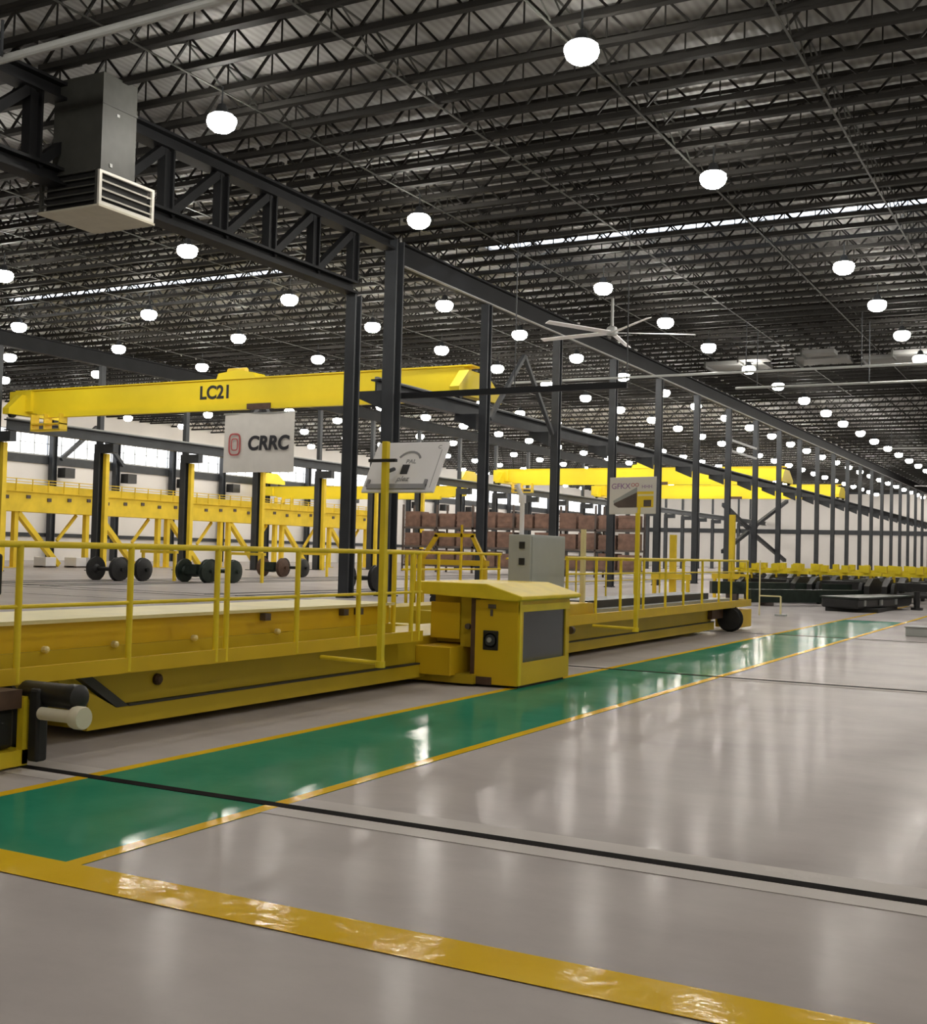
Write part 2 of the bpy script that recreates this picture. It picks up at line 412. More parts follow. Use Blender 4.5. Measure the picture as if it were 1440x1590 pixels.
for z, lab in ((8.65, 'upper crossbar with painted-on lamp glint between two far near-row columns'), (9.35, 'topmost short crossbar with painted-on lamp glint between two far near-row columns')):
    t = thing('cross_bar', lab, 'bar', (CX, 80.5, z))
    MB().bar((CX + .1, 77.2, z), (CX + .1, 83.9, z), .1, .14).build('bar', 'lgrey', t)  # light grey stands in for lamp reflections on the bar
    for y in (77.25, 83.85): MB().box(CX + .05, CX + .17, y - .05, y + .05, z - .2, z + .2).build('cleat', 'steel', t)
# thin bars crossing the bay
t = thing('tie_bar', 'thin dark tie bar from the tall column pair across the crane end', 'bar', (CX + .4, 35.4, 6.9))
MB().bar((CX + .25, 35.0, 6.88), (-13.2, 35.6, 7.0), .13, .2).build('bar', 'truss', t)
MB().bar((-13.2, 35.6, 6.9), (-13.2, 35.6, 12.3), .03, .03).build('hanger', 'steel', t)
MB().bar((-17.0, 35.3, 6.95), (-17.0, 35.3, 12.3), .03, .03).build('hanger', 'steel', t)
for k, (y, z, lab) in enumerate(((53, 10.0, 'nearer'), (55, 9.55, 'lower'), (96, 10.3, 'farther'))):
    t = thing('ceiling_pipe', 'thin grey pipe crossing the right bay under the roof, the %s one' % lab, 'pipe', (-14, y, z))
    MB().tube((-26 if k == 0 else -15, y, z), (4, y + .3, z), .06, 8).build('pipe', 'lgrey', t)
    for x in (-14, -9, -4): MB().box(x - .02, x + .02, y, y + .04, z, 12.3).build('hanger_rod', 'steel', t)
# ducts below the roof of the right bay
for k, (x, y, l, wd) in enumerate(((-18.6, 62.0, 3.1, 1.1), (-13.8, 61.8, 2.6, .9), (-10.6, 62.6, 2.4, 1.0), (-16.5, 60.8, 1.5, .5), (-13.1, 60.0, 1.6, .5), (-9.0, 61.5, 1.8, .6))):
    t = thing('hanging_duct', 'pale flat duct panel hung under the right roof, %s from the left' % ORD[k], 'duct', (x, y, 11.9))
    MB().box(x, x + l, y, y + wd * 2, 11.85, 12.05).build('panel', 'ductgrey', t)
    MB().box(x - .03, x + .06, y - .04, y + wd * 2 + .04, 11.72, 12.08).build('end_flange', 'galv', t)
    for a in (.3, l - .3): MB().box(x + a, x + a + .03, y + .4, y + .43, 12.05, 12.4).build('hanger_rod', 'steel', t)

# ------------------------------------------------------------------ big ceiling fan
def fan(x, y, z, rad, a0, label, n=5):
    t = thing('ceiling_fan', label, 'fan', (x, y, z))
    MB().tube((x, y, z), (x, y, 12.4), .07, 8).build('down_rod', 'lgrey', t)
    MB().lathe((x, y, z), [(.02, -.18), (.22, -.15), (.26, .02), (.2, .18), (.05, .25)], 14).build('hub', 'lgrey', t, True)
    for i in range(n):
        a = a0 + 2 * PI * i / n; d = Vector((math.cos(a), math.sin(a), 0)); s = Vector((-d.y, d.x, 0))
        m = MB(); vs = []
        for r, wd in ((.2, .16), (rad, .13)):
            p = Vector((x, y, z - .05)) + d * r
            for q, h in ((-wd, -.05), (wd, .02), (wd, .05), (-wd, -.02)): vs.append(p + s * q + Vector((0, 0, h)))
        m._add(vs, [(0, 1, 2, 3), (7, 6, 5, 4), (0, 4, 5, 1), (1, 5, 6, 2), (2, 6, 7, 3), (3, 7, 4, 0)])
        m.build('blade', 'white', t)
fan(-18.1, 46.9, 11.0, 3.5, math.radians(-45), 'large white ceiling fan with long straight blades, at the end of the near beam')
fan(-15.5, 148.0, 10.6, 3.4, .8, 'small distant white ceiling fan near the right edge of the photo')

# ------------------------------------------------------------------ high-bay lamps
lamp0 = None
def lamp(x, y, label, group=None, z=11.5):
    global lamp0
    if lamp0 is None:
        t = thing('high_bay_lamp', label, 'lamp', (0, 0, 11.5), group)
        MB().lathe((0, 0, 11.5), [(.06, -.27), (.2, -.25), (.31, -.16), (.355, -.03), (.335, .06), (.25, .13)], 12).build('lens', 'lens', t, True)
        MB().lathe((0, 0, 11.5), [(.27, .11), (.27, .13), (.16, .2), (.1, .36), (.03, .4)], 12).build('housing', 'steel', t, True)
        MB().tube((0, 0, 11.9), (0, 0, 12.3), .02, 6).build('hanger', 'steel', t)
        lamp0 = t; t.location = (x, y, z); return t
    return copy_tree(lamp0, (x, y, z), label, group or 'far lamps') if group else _solo(copy_tree(lamp0, (x, y, z), label))
def _solo(o):
    if 'group' in o: del o['group']
    return o
near = [(-9.0, 21.35, 'biggest glowing high-bay lamp, near the top of the photo'), (-8.9, 30.1, 'glowing high-bay lamp above the right skylight strip, behind the biggest lamp'),
        (-18.1, 21.5, 'big glowing high-bay lamp just right of the top left hanging air unit'), (-18.0, 30.5, 'glowing high-bay lamp hanging just right of the tall column pair'),
        (-27.1, 30.65, 'glowing high-bay lamp below the deep truss, above the left skylight'), (-36.2, 30.9, 'glowing high-bay lamp cut by the left edge of the photo')]
for x, y, l in near: lamp(x, y, l)
for x, y in ((0.1, 12.3), (0.1, 21.4), (9, 12.3), (9, 21.4), (0.1, 30.3), (-9, 12.3), (-18.1, 12.3), (-9, 3.2), (0.1, 3.2), (9, 3.2), (0.1, 41.2), (-27.1, 21.4), (0.1, 54.7), (0.1, 68), (-44, 30)):
    lamp(x, y, 'high-bay lamp beyond the edge of the photo, lighting the near floor', 'lamps outside the picture')
ROWS = [(-7.55, 41.15, 6.62, 'the rightmost lamp row'), (-16.15, 41.2, 6.75, 'the second row from the right'), (-23.2, 41.75, 6.78, 'the row behind the near columns'),
        (-28.6, 38.35, 6.27, 'the row left of the near columns'), (-36.15, 38.55, 6.27, 'the middle crane bay row'), (-44.15, 38.75, 6.27, 'the leftmost crane bay row'),
        (-52.0, 38.9, 6.3, 'the row beyond the yellow posts'), (-59.8, 38.9, 6.3, 'the row before the window wall row'), (-67.9, 39.0, 6.3, 'the row along the window wall')]
for rx, y0, dy, nm in ROWS:
    k = 0
    for i in range(24):
        y = y0 + dy * i
        if not inframe((rx, y, 11.5), 25) or y > 192: continue
        if k < 12: lamp(rx + random.uniform(-.08, .08), y + random.uniform(-.2, .2), 'glowing high-bay lamp, %s from the front in %s' % (ORD[k], nm))
        else: lamp(rx, y, 'tiny far glowing lamp at the back end of ' + nm, 'far lamps of ' + nm)
        k += 1

# ------------------------------------------------------------------ hanging air unit on the truss
X0, X1, Y0, Y1, Z0 = -21.9, -20.0, 19.62, 21.4, 9.2
t = thing('air_unit', 'grey hanging air handling unit with a louvred outlet, top left by the truss', 'air unit', (-20.9, 20.5, Z0))
MB().box(X0 + .35, X1 - .02, Y0 + .04, Y0 + 1.12, 10.05, 12.3).build('duct', 'galv', t)
MB().box(X0 + .33, X1, Y0 + .02, Y0 + 1.14, 11.58, 11.64).build('duct_flange', 'galv', t)
MB().box(X0 - .02, X1 + .02, Y0 - .02, Y1 + .02, Z0, Z0 + .05).build('drip_pan', 'unitpan', t)
MB().box(X0 + .12, X1 - .12, Y0 + .12, Y1 - .12, Z0 + .05, 10.05).build('casing', 'dkmetal', t)
g = MB()
for a in (Y0, Y1 - .08): g.box(X1 - .06, X1, a, a + .08, Z0 + .05, 10.05)
g.box(X1 - .06, X1, Y0 + .08, Y1 - .08, Z0 + .05, Z0 + .14); g.box(X1 - .06, X1, Y0 + .08, Y1 - .08, 9.99, 10.05)
g.build('outlet_frame', 'grille', t)
for i in range(4):
    z = Z0 + .26 + i * .19
    MB().bar((X1 - .06, Y0 + .08, z), (X1 - .06, Y1 - .08, z), .1, .03, (.5, 0, 1)).build('louvre', 'grille', t)
for i in range(5):
    z = Z0 + .2 + i * .17
    MB().bar((X0 + .05, Y0 + .05, z), (X1 - .14, Y0 + .05, z), .08, .03, (0, -.5, 1)).build('side_louvre', 'galv', t)
MB().box(X0, X0 + .08, Y0, Y0 + .08, Z0 + .05, 10.05).build('corner_post', 'galv', t)
MB().box(X1 - .14, X1 - .06, Y0, Y0 + .08, Z0 + .05, 10.05).build('corner_post', 'galv', t)
MB().box(X1 - .02, X1 + .0, Y0 + .48, Y0 + .56, 11.4, 11.46).build('name_plate', 'lgrey', t)
MB().box(X1 - .02, X1 + .0, Y0 + .3, Y0 + .38, 10.18, 10.26).build('name_plate', 'lgrey', t)

# ------------------------------------------------------------------ crane runways and overhead cranes
def runway(x, y0, y1, label):
    t = thing('crane_runway', label, 'crane rail beam', (x, y0, 7.05))
    MB().ibeam_y(x, y0, y1, 7.05, 7.62, .42, .06).build('girder', 'steel', t)
    MB().box(x - .05, x + .05, y0, y1, 7.62, 7.70).build('rail', 'lgrey', t)
runway(-22.6, 35.6, 195.5, 'dark crane runway beam along the near column row, under the crane end')
runway(LX + 1.0, 41.5, 195.5, 'dark crane runway beam on the yellow-post columns, under the crane left end')
def crane(yc, label, x0=LX + .0, x1=-22.0, txt=None, z0=7.7, z1=9.12):
    t = thing('overhead_crane', label, 'crane', ((x0 + x1) / 2, yc, z0))
    zb = z0 + .24
    g = MB()
    g.prism([(x0 + .8, zb + .1), (x0 + 2.2, zb), (x1 - 2.2, zb), (x1 - .8, zb + .1), (x1 - .8, z1), (x0 + .8, z1)], yc - .33, yc + .33)
    g.box(x0 + .4, x1 - .4, yc - .42, yc + .42, z1, z1 + .05); g.box(x0 + 2, x1 - 2, yc - .42, yc + .42, zb - .05, zb)
    g.build('girder', 'cyel', t)
    MB().box(x0 + 3.0, x1 - 3.0, yc - .75, yc - .45, zb - .25, zb + .03).build('lower_rail_beam', 'cyel', t)
    for s, x in ((-1, LX + 1.0 if x0 > -55 else x0 + .8), (1, x1 - .6)):
        e = thing('end_carriage', None, None, (x, yc, z0)); put(e, t); e.location = Vector((x, yc, z0)) - wloc(t)
        MB().prism([(yc - 1.5, 7.86), (yc + 2.3, 7.86), (yc + 2.3, 8.15), (yc + 1.0, 8.9), (yc - .7, 8.9), (yc - 1.5, 8.15)], x - .22, x + .22, 'x').build('carriage_beam', 'cyel', e)
        for q in (-1.1, 1.7): MB().tube((x - .1, yc + q, 7.9), (x + .1, yc + q, 7.9), .2, 14).build('carriage_wheel', 'dkmetal', e)
    MB().box(x0 + .1, x0 + 1.6, yc - .5, yc + .5, zb + .12, z1 - .02).build('end_box', 'cyel', t)
    xt = -34.5
    h = thing('trolley', None, None, (xt, yc, z1)); put(h, t); h.location = Vector((xt, yc, z1)) - wloc(t)
    MB().prism([(xt - 1.1, z1 + .05), (xt + 1.1, z1 + .05), (xt + .95, z1 + .28), (xt + .1, z1 + .42), (xt - 1.0, z1 + .3)], yc - .4, yc + .5).build('trolley_frame', 'cyel', h)
    MB().tube((xt - .7, yc, z1 + .42), (xt + .3, yc, z1 + .42), .16, 12).build('hoist_drum', 'gyel', h)
    MB().box(xt + 1.0, xt + 2.3, yc - .8, yc - .5, zb - .26, zb - .02).build('motor_box', 'rusty', h)
    k = MB()
    k.box(x0 + 2.2, x0 + 4.2, yc - 1.0, yc - .5, zb - .62, zb - .56); k.box(x0 + 2.2, x0 + 4.2, yc - 1.0, yc - .96, zb - .9, zb - .86)
    for q in (x0 + 2.2, x0 + 3.1, x0 + 4.14): k.box(q, q + .06, yc - 1.0, yc - .5, zb - .9, zb - .1)
    k.box(x0 + 2.2, x0 + 4.2, yc - 1.0, yc - .5, zb - .94, zb - .88)
    k.build('service_platform', 'gyel', t)
    if txt:
        mx = Matrix.Translation((-35.7, yc - .335, (zb + z1) / 2 + .02)) @ Matrix.Rotation(PI / 2, 4, 'X')
        text_mesh('lettering', txt, .84, mx, 'ink', t, 0, .008, .03)
    return t
crane(42.9, 'big yellow overhead crane girder with black lettering, nearest, carrying the banner', txt='LC21')
crane(98.0, 'yellow overhead crane behind the right tilted board, second along the crane bay')
crane(122.0, 'yellow overhead crane farthest along the crane bay, mostly hidden behind columns')
crane(96.0, 'yellow overhead crane in the far left bay, just right of the left tilted board', XL + 1.0, LX - 1.2, None, 6.3, 7.5)

# banner
t = thing('banner', 'white hanging banner with a red emblem and black letters below the big crane', 'banner', (-33.1, 42.1, 5.0))
BX0, BX1, BZ0, BZ1, BY = -34.85, -30.95, 4.86, 7.5, 42.25
m = MB(); vs = []; nx = 16
for j in range(9):
    for i in range(nx + 1):
        u = i / nx; v = j / 8
        vs.append((BX0 + (BX1 - BX0) * u, BY + .03 * math.sin(u * 9 + v * 2) + (.10 * max(0, v - .72)), BZ0 + (BZ1 - BZ0) * v))
k0 = len(vs); vs += [(a, b + .012, z) for a, b, z in vs]
fs = []
for j in range(8):
    for i in range(nx):
        q = j * (nx + 1) + i; fs += [(q, q + 1, q + nx + 2, q + nx + 1), (k0 + q + nx + 1, k0 + q + nx + 2, k0 + q + 1, k0 + q)]
m._add(vs, fs); m.build('cloth', 'banner', t, True)
MB().tube((BX0 - .05, BY + .04, BZ1), (BX1 + .05, BY + .04, BZ1), .04, 8).build('top_rod', 'lgrey', t)
h = MB()
for x in (BX0 + .4, BX1 - .4): h.tube((x, BY + .04, BZ1), (x, BY + .04, 7.72), .02, 6)
h.build('hanger', 'steel', t)
mx = Matrix.Translation((-32.35, BY - .045, 6.13)) @ Matrix.Rotation(PI / 2, 4, 'X')
text_mesh('lettering', 'CRRC', .86, mx, 'ink', t, .12, .006, .035)
e = MB(); ex, ez = -34.2, 6.12
for s in range(28):
    a, b = 2 * PI * s / 28, 2 * PI * (s + 1) / 28
    f = lambda a, k: (ex + k * .30 * math.copysign(abs(math.cos(a)) ** .5, math.cos(a)), BY - .045, ez + k * .47 * math.copysign(abs(math.sin(a)) ** .5, math.sin(a)))
    e.bar(f(a, 1), f(b, 1), .07, .02, (0, 1, 0))
    e.bar(f(a, .55), f(b, .55), .05, .02, (0, 1, 0))
e.build('emblem', 'red', t)

# ------------------------------------------------------------------ yellow gantry platform behind
GX, GY0, GY1 = -55.0, 44.5, 86.8
t = thing('gantry_platform', 'long yellow elevated gantry platform on braced legs along the left wall', 'platform', (GX, 60, 0))
MB().box(GX - 1.3, GX, GY0, GY1, 3.25, 4.4).build('main_beam', 'gyel', t)
MB().box(GX - 1.4, GX + .12, GY0, GY1, 4.4, 4.46).build('walkway', 'gyel', t)
k = MB()
for i in range(int((GY1 - GY0) / 1.2)):
    y = GY0 + .2 + i * 1.2; k.box(GX + .05, GX + .1, y, y + .05, 4.46, 5.15)
for z in (4.95, 5.12): k.box(GX + .05, GX + .1, GY0, GY1, z, z + .045)
k.build('guard_rail', 'gyel', t)
MB().box(GX + .02, GX + .06, GY0, GY1, 4.36, 4.86).build('kick_plate', 'gyel', t)
for i in range(7):
    y = 47.6 + i * 6.4
    l = thing('leg', None, None, (GX, y, 0)); put(l, t); l.location = Vector((GX - .3, y, 0)) - wloc(t)
    for dy in (0, .9): MB().box(GX - .45, GX - .15, y + dy, y + dy + .28, 0, 3.25).build('leg_post', 'gyel', l)
    MB().bar((GX - .3, y + 1.2, 3.2), (GX - .3, y + 4.4, .15), .3, .3).build('knee_brace', 'gyel', l)
    MB().bar((GX - .9, y - .1, 3.2), (GX - .9, y - 1.6, 1.6), .16, .16).build('knee_brace', 'gyel', l)
    MB().box(GX - .6, GX, y - .1, y + 1.3, 0, .04).build('foot_plate', 'gyel', l)
for i in range(26):
    y = 46 + i * 1.57; b = MB(); b.box(GX, GX + .07, y, y + .28, 3.9 + (i % 3) * .06, 4.1 + (i % 3) * .06); b.build('junction_box', 'rackm', t)

# white boxes on the floor by the wall
for k, (x, y) in enumerate(((-55.2, 50.9), (-54.8, 52.9), (-54.4, 53.9))):
    t = thing('floor_crate', 'pale box on the floor under the gantry, %s from the left' % ORD[k], 'crate', (x, y, 0))
    MB().box(x - .5, x + .5, y - .4, y + .4, .1, .62).build('body', 'white', t, bevel=.02)
    MB().box(x - .5, x - .3, y - .4, y + .4, 0, .1).build('skid', 'rackm', t); MB().box(x + .3, x + .5, y - .4, y + .4, 0, .1).build('skid', 'rackm', t)

# ------------------------------------------------------------------ wheelsets on the service tracks
def wheelset(x, y, label, m='dkmetal', motor=False, r=.47):
    t = thing('wheelset', label, 'wheelset', (x, y, 0))
    z = r + .02
    for s in (-1, 1):
        xc = x + s * .64
        MB().lathe((xc, y, z), [(.1, -.16), (r * .82, -.10), (r, -.08), (r, .02), (r * 1.07, .03), (r * 1.07, .07), (r * .8, .07), (.2, .05), (.12, .16)] if s < 0 else
                   [(.12, -.16), (.2, -.05), (r * .8, -.07), (r * 1.07, -.07), (r * 1.07, -.03), (r, -.02), (r, .08), (r * .82, .10), (.1, .16)], 26, 'x').build('wheel', m, t, True)
    MB().tube((x - .92, y, z), (x + .92, y, z), .085, 12).build('axle', m, t, True)
    if motor:
        MB().lathe((x - .05, y, z), [(.15, -.4), (.24, -.38), (.26, .1), (.2, .38)], 16, 'x').build('gearbox', 'oily', t, True)
        MB().box(x - .3, x + .3, y - .34, y - .1, z - .12, z + .28).build('motor_bracket', 'oily', t)
    return t
wheelset(-36.2, 36.7, 'black wheelset left of centre, leftmost pair behind the handrail')
wheelset(-35.84, 37.75, 'black wheelset just right of the leftmost wheelset')
wheelset(-33.35, 38.9, 'green-black wheelset with gearbox between the second and third handrail posts', 'oily', True)
wheelset(-32.83, 39.95, 'black wheelset right of the gearbox wheelset behind paired handrail posts', 'oily')
wheelset(-38.5, 51.0, 'brown oxide wheelset with motor bracket left of the truss-end column', 'rusty', True)
wheelset(-37.93, 52.05, 'dark wheelset beside the brown wheelset, left of the truss-end column', 'dkmetal')
wheelset(-24.7, 38.3, 'dark wheelset between the two tall columns')
for k, (x, y) in enumerate(((-35.9, 38.6), (-32.9, 40.8), (-37.9, 53.0))):
    t = thing('yellow_stand', 'low yellow stand over the %s group of wheelsets' % ('leftmost', 'gearbox', 'brown')[k], 'stand', (x, y, 0))
    MB().box(x - 1.0, x + 1.0, y + .75, y + .95, 1.18, 1.3).build('top_bar', 'gyel', t)
    for s in (-.9, .9): MB().box(x + s - .05, x + s + .05, y + .78, y + .9, 0, 1.18).build('leg', 'gyel', t)

# ------------------------------------------------------------------ racks with brown crates
for k, x in enumerate((-46.2, -39.9, -33.6)):
    y = 77.0 + .0 * k
    t = thing('storage_rack', 'dark steel storage rack of brown crates, %s from the left, behind the columns' % ORD[k], 'rack', (x, y, 0))
    for a in (0, 2.9, 5.9):
        for d in (0, 1.6): MB().box(x + a, x + a + .12, y + d, y + d + .12, 0, 5.0).build('upright', 'rackm', t)
    for z in (.55, 1.95, 3.35): MB().box(x, x + 6.02, y, y + 1.72, z - .14, z).build('shelf', 'rackm', t)
    for j, z in enumerate((.55, 1.95, 3.35)):
        for i in range(4):
            hh = random.uniform(.9, 1.15); xa = x + .2 + i * 1.45
            if i >= 2: xa += .05
            o = MB().box(xa, xa + 1.25, y + .15, y + 1.5, z, z + hh)
            for q in range(3): o.box(xa - .02, xa + 1.27, y + .12, y + .15, z + .1 + q * .35, z + .2 + q * .35)
            o = o.build('wooden_crate', 'crate')
            tag(o, 'brown slatted crate on the %s rack, %s shelf, %s from the left' % (('left', 'middle', 'right')[k], ('bottom', 'middle', 'top')[j], ORD[i]), 'crate', 'crates on the storage racks')

# yellow trapezoid lifting frame behind the handrail
t = thing('lifting_frame', 'yellow trapezoid lifting frame standing behind the inner handrail', 'frame', (-15.2, 28, 0))
for a, b in (((-16.15, 28, 1.35), (-15.68, 28, 2.02)), ((-14.62, 28, 2.02), (-14.25, 28, 1.35))): MB().bar(a, b, .1, .1).build('sloped_bar', 'myel', t)
MB().bar((-15.75, 28, 2.02), (-14.55, 28, 2.02), .1, .1).build('top_bar', 'myel', t)
MB().box(-16.25, -14.15, 27.9, 28.1, 1.22, 1.36).build('cross_beam', 'myel', t)
MB().box(-14.95, -14.9, 27.95, 28.0, 1.36, 2.3).build('mast', 'myel', t)
for x in (-16.2, -14.3): MB().box(x, x + .12, 27.94, 28.06, 0, 1.22).build('leg', 'myel', t)
for k, (x, y) in enumerate(((-16.9, 31.2), (-15.6, 31.6), (-14.3, 31.0))):
    o = thing('floor_trolley', 'low black trolley on the floor below the lifting frame, %s from the left' % ORD[k], 'trolley', (x, y, 0))
    MB().box(x - .5, x + .5, y - .5, y + .5, .25, .62).build('body', 'dkmetal', o)
    for sx in (-.35, .35): MB().tube((x + sx, y - .53, .14), (x + sx, y - .43, .14), .14, 12).build('caster', 'black', o)

# ------------------------------------------------------------------ transfer table (traverser)
T = thing('transfer_table', 'long yellow transfer table with handrails along the green lane', 'transfer table', (-8.2, 16, 0))
YA, YE = 5.2, 27.0
def part(mb, name, m, parent=T, **k): return mb.build(name, m, parent, **k)
g = MB(); g.prism([(6.8, .56), (6.95, .30), (7.15, .075), (24.8, .075), (25.0, .56)], -8.4, -7.22, 'x')
g.prism([(7.1, .40), (7.42, .235), (24.9, .235), (24.9, .075), (7.1, .075)], -7.22, -7.16, 'x')
part(g, 'main_girder', 'myel2', bevel=.008)
part(MB().prism([(6.98, .52), (7.42, .235), (7.56, .235), (7.12, .52)], -7.22, -7.155, 'x'), 'gusset', 'galv')
part(MB().box(-7.22, -7.15, 7.56, 24.9, .232, .25), 'ledge_strip', 'galv')
part(MB().box(-8.3, -7.35, YA, 12.0, .73, .945), 'edge_beam', 'myel')
part(MB().box(-8.3, -7.35, 16.4, 18.2, .55, .80), 'edge_beam', 'myel')
part(MB().box(-8.34, -7.30, YA, 12.05, .945, .975), 'deck_plate', 'lyel')
part(MB().box(-8.3, -7.31, 18.2, YE - .3, .60, .69), 'deck_plate', 'lgrey')
k = MB(); k.box(-7.38, -6.90, YA, 12.02, .555, .60); k.box(-7.38, -6.9, 16.2, YE - .15, .555, .60)
part(k, 'walkway', 'myel2')
part(MB().box(-6.93, -6.89, YA, 12.02, .55, .67), 'toe_board', 'myel')
part(MB().box(-6.93, -6.89, 16.2, YE - .1, .53, .68), 'toe_board', 'myel')
part(MB().box(-7.34, -7.30, YA, 12.0, .60, .73), 'recess_plate', 'myel2')
# details on the deck edge
for y in (9.55, 10.95, 11.25): part(MB().box(-7.36, -7.28, y, y + .09, .86, .93), 'latch', 'rackm')
for y in (6.75, 7.5, 8.5, 9.75): part(MB().lathe((-7.28, y, .745), [(.028, -.02), (.028, .02), (.012, .035)], 8, 'x'), 'lamp_stud', 'lyel')
part(MB().lathe((-7.22, 7.95, .42), [(.05, -.02), (.05, .03), (.03, .05)], 12, 'x'), 'tow_eye', 'rusty')
# handrail, left half
def handrail(ys_, x, z0, z1, ya, yb, mids=(), r=.021, cap=True):
    h = thing('handrail', None, None, (x, ya, z0)); put(h, T); h.location = Vector((x, ya, z0)) - wloc(T)
    part(MB().tube((x, ya, z1), (x, yb, z1), r, 10), 'top_rail', 'ryel', h, smooth=True)
    for z in mids: part(MB().tube((x, ya, z), (x, yb, z), r * .6, 8), 'mid_rail', 'ryel', h, smooth=True)
    for y in ys_: part(MB().tube((x, y, z0), (x, y, z1), r, 10), 'rail_post', 'ryel', h, smooth=True)
    return h
handrail([6.14, 7.27, 8.35, 8.49, 9.56, 10.66, 11.77, 11.93], -6.91, .56, 1.57, 5.0, 12.0, (1.115,), .026)
handrail([12.55, 12.75, 13.35, 13.95, 14.55, 15.1], -7.45, .95, 1.57, 12.45, 15.15, (1.36,), .02)
handrail([11.9, 12.1], -7.35, .6, 1.57, 11.85, 12.2, (), .03)
handrail([16.29, 17.45, 18.54, 19.44, 19.67, 20.86, 21.93, 23.14, 24.33, 25.27, 26.61], -6.91, .58, 1.54, 16.25, 26.65, (1.3,), .024)
handrail([17.3, 18.6, 20.1, 21.6, 23.2, 24.8, 26.4], -8.35, .69, 1.5, 17.2, 26.6, (1.1,), .016)
part(MB().box(-6.95, -6.86, 5.86, 5.95, 1.2, 1.5), 'end_pad', 'black', bevel=.02)
# cross girders and the rear girder
part(MB().box(-12.6, -11.8, 6.85, 26, .10, .5), 'rear_girder', 'myel2')
for y in (8.2, 12.0, 16.2, 20.2, 24.2): part(MB().box(-11.8, -8.4, y, y + .35, .12, .42), 'cross_girder', 'myel2')
# end carriages with wheels, motor and buffer
def carriage(y, yo):
    part(MB().box(-12.7, -7.25, y - .10, y + .35, .40, .54), 'end_carriage', 'myel2')
for xw in (-7.0, -11.9):
    for y in RY:
        w_ = part(MB().lathe((xw, y, .285), [(.06, -.10), (.24, -.08), (.24, .04), (.285, .05), (.285, .08), (.2, .08), (.08, .11)], 22, 'y'), 'wheel', 'black', smooth=True)
carriage(6.0, 0); carriage(25.4, 0)
part(MB().box(-7.05, -6.66, 5.5, 5.98, .42, .55), 'bracket_box', 'rusty')
k = MB(); k.box(-6.70, -6.64, 5.98, 6.03, .03, .50); k.box(-7.05, -6.64, 5.4, 6.03, .02, .13); k.box(-7.05, -7.0, 5.4, 6.03, .03, .5)
part(k, 'wheel_guard', 'ryel')
part(MB().box(-6.98, -6.70, 5.5, 5.96, .14, .42), 'gear_housing', 'dkmetal', bevel=.03)
part(MB().box(-6.62, -6.52, 6.0, 6.10, .05, .56), 'rail_sweeper', 'black', bevel=.02)
part(MB().lathe((-6.75, 6.10, .515), [(.05, -.05), (.085, 0), (.085, .42), (.09, .43), (.09, .52), (.05, .55)], 18, 'x'), 'drive_motor', 'dkmetal', smooth=True)
part(MB().lathe((-6.52, 6.03, .39), [(.045, 0), (.045, .32), (.075, .32), (.08, .34), (.08, .40), (.075, .41)], 20, 'x'), 'buffer', 'cream', smooth=True)
part(MB().box(-7.5, -6.93, 26.15, 27.1, .06, .46), 'end_box', 'myel', bevel=.02)
part(MB().box(-7.3, -7.12, 24.6, 26.15, .3, .53), 'bogie_beam', 'rusty')
part(MB().box(-8.0, -7.0, 16.5, 17.6, .62, .84), 'step_box', 'myel')
part(MB().box(-8.2, -7.5, 18.6, 25.6, .69, .82), 'cable_tray', 'dkmetal')
# lower chassis blocks near the cab
part(MB().box(-7.22, -6.74, 12.42, 14.8, .12, .46), 'chassis_block', 'myel', bevel=.01)
part(MB().box(-8.0, -6.5, 12.55, 14.4, .03, .14), 'chassis_sill', 'myel2')

# operator cab
K = thing('operator_cab', 'low yellow operator cab with a dark front window standing out over the green lane', 'cab', (-6.3, 13.4, 0))
CF, CY0, CY1 = -5.97, 12.64, 14.18
s = MB()
s.box(-6.53, CF, CY0, CY0 + .05, .035, 1.03); s.box(-6.53, CF, CY1 - .05, CY1, .035, 1.03)
s.box(CF - .05, CF, CY0 + .05, CY1 - .05, .035, .30); s.box(CF - .05, CF, CY0 + .05, CY1 - .05, .91, 1.03)
s.box(CF - .05, CF, CY0 + .05, CY0 + .15, .30, .91); s.box(CF - .05, CF, CY1 - .12, CY1 - .05, .30, .91)
s.box(-6.53, CF - .05, CY0 + .05, CY1 - .05, .035, .09)
part(s, 'body', 'myel', K)
part(MB().box(CF - .035, CF - .02, CY0 + .15, CY1 - .12, .30, .91), 'front_window', 'glass', K)
part(MB().box(CF - .01, CF + .015, CY0 + .02, CY0 + .08, .04, 1.03), 'corner_trim', 'ryel', K)
part(MB().box(CF, CF + .012, CY0 + .02, CY1 - .02, .90, .985), 'window_lintel', 'ryel', K)
rf = MB(); rf.prism([(-7.3, 1.08), (-5.93, 1.03), (-5.86, 1.05), (-5.86, 1.09), (-6.33, 1.225), (-7.3, 1.225)], CY0 - .14, CY1 + .12)
part(rf, 'roof', 'ryel', K, bevel=.012)
part(MB().box(-6.60, -6.53, CY0 + .02, CY0 + .12, .10, 1.05), 'door_post', 'rusty', K)
part(MB().box(-7.18, -6.78, CY0 + .06, CY0 + .10, .54, .98), 'side_panel', 'myel', K, bevel=.01)
part(MB().box(-7.25, -6.6, CY0 + .3, CY1 - .1, .48, 1.05), 'rear_body', 'myel2', K)
part(MB().box(-6.78, -6.60, CY0 + .10, CY0 + .14, .45, 1.06), 'jamb', 'myel2', K)
part(MB().lathe((-6.66, CY0 + .05, .70), [(.0, -.01), (.035, -.01), (.035, .03), (.0, .03)], 12, 'y'), 'door_knob', 'rackm', K)
v = part(MB().box(-6.42, -6.22, CY0 - .015, CY0, .44, .67), 'vent_fan', 'dkmetal', K, bevel=.015)
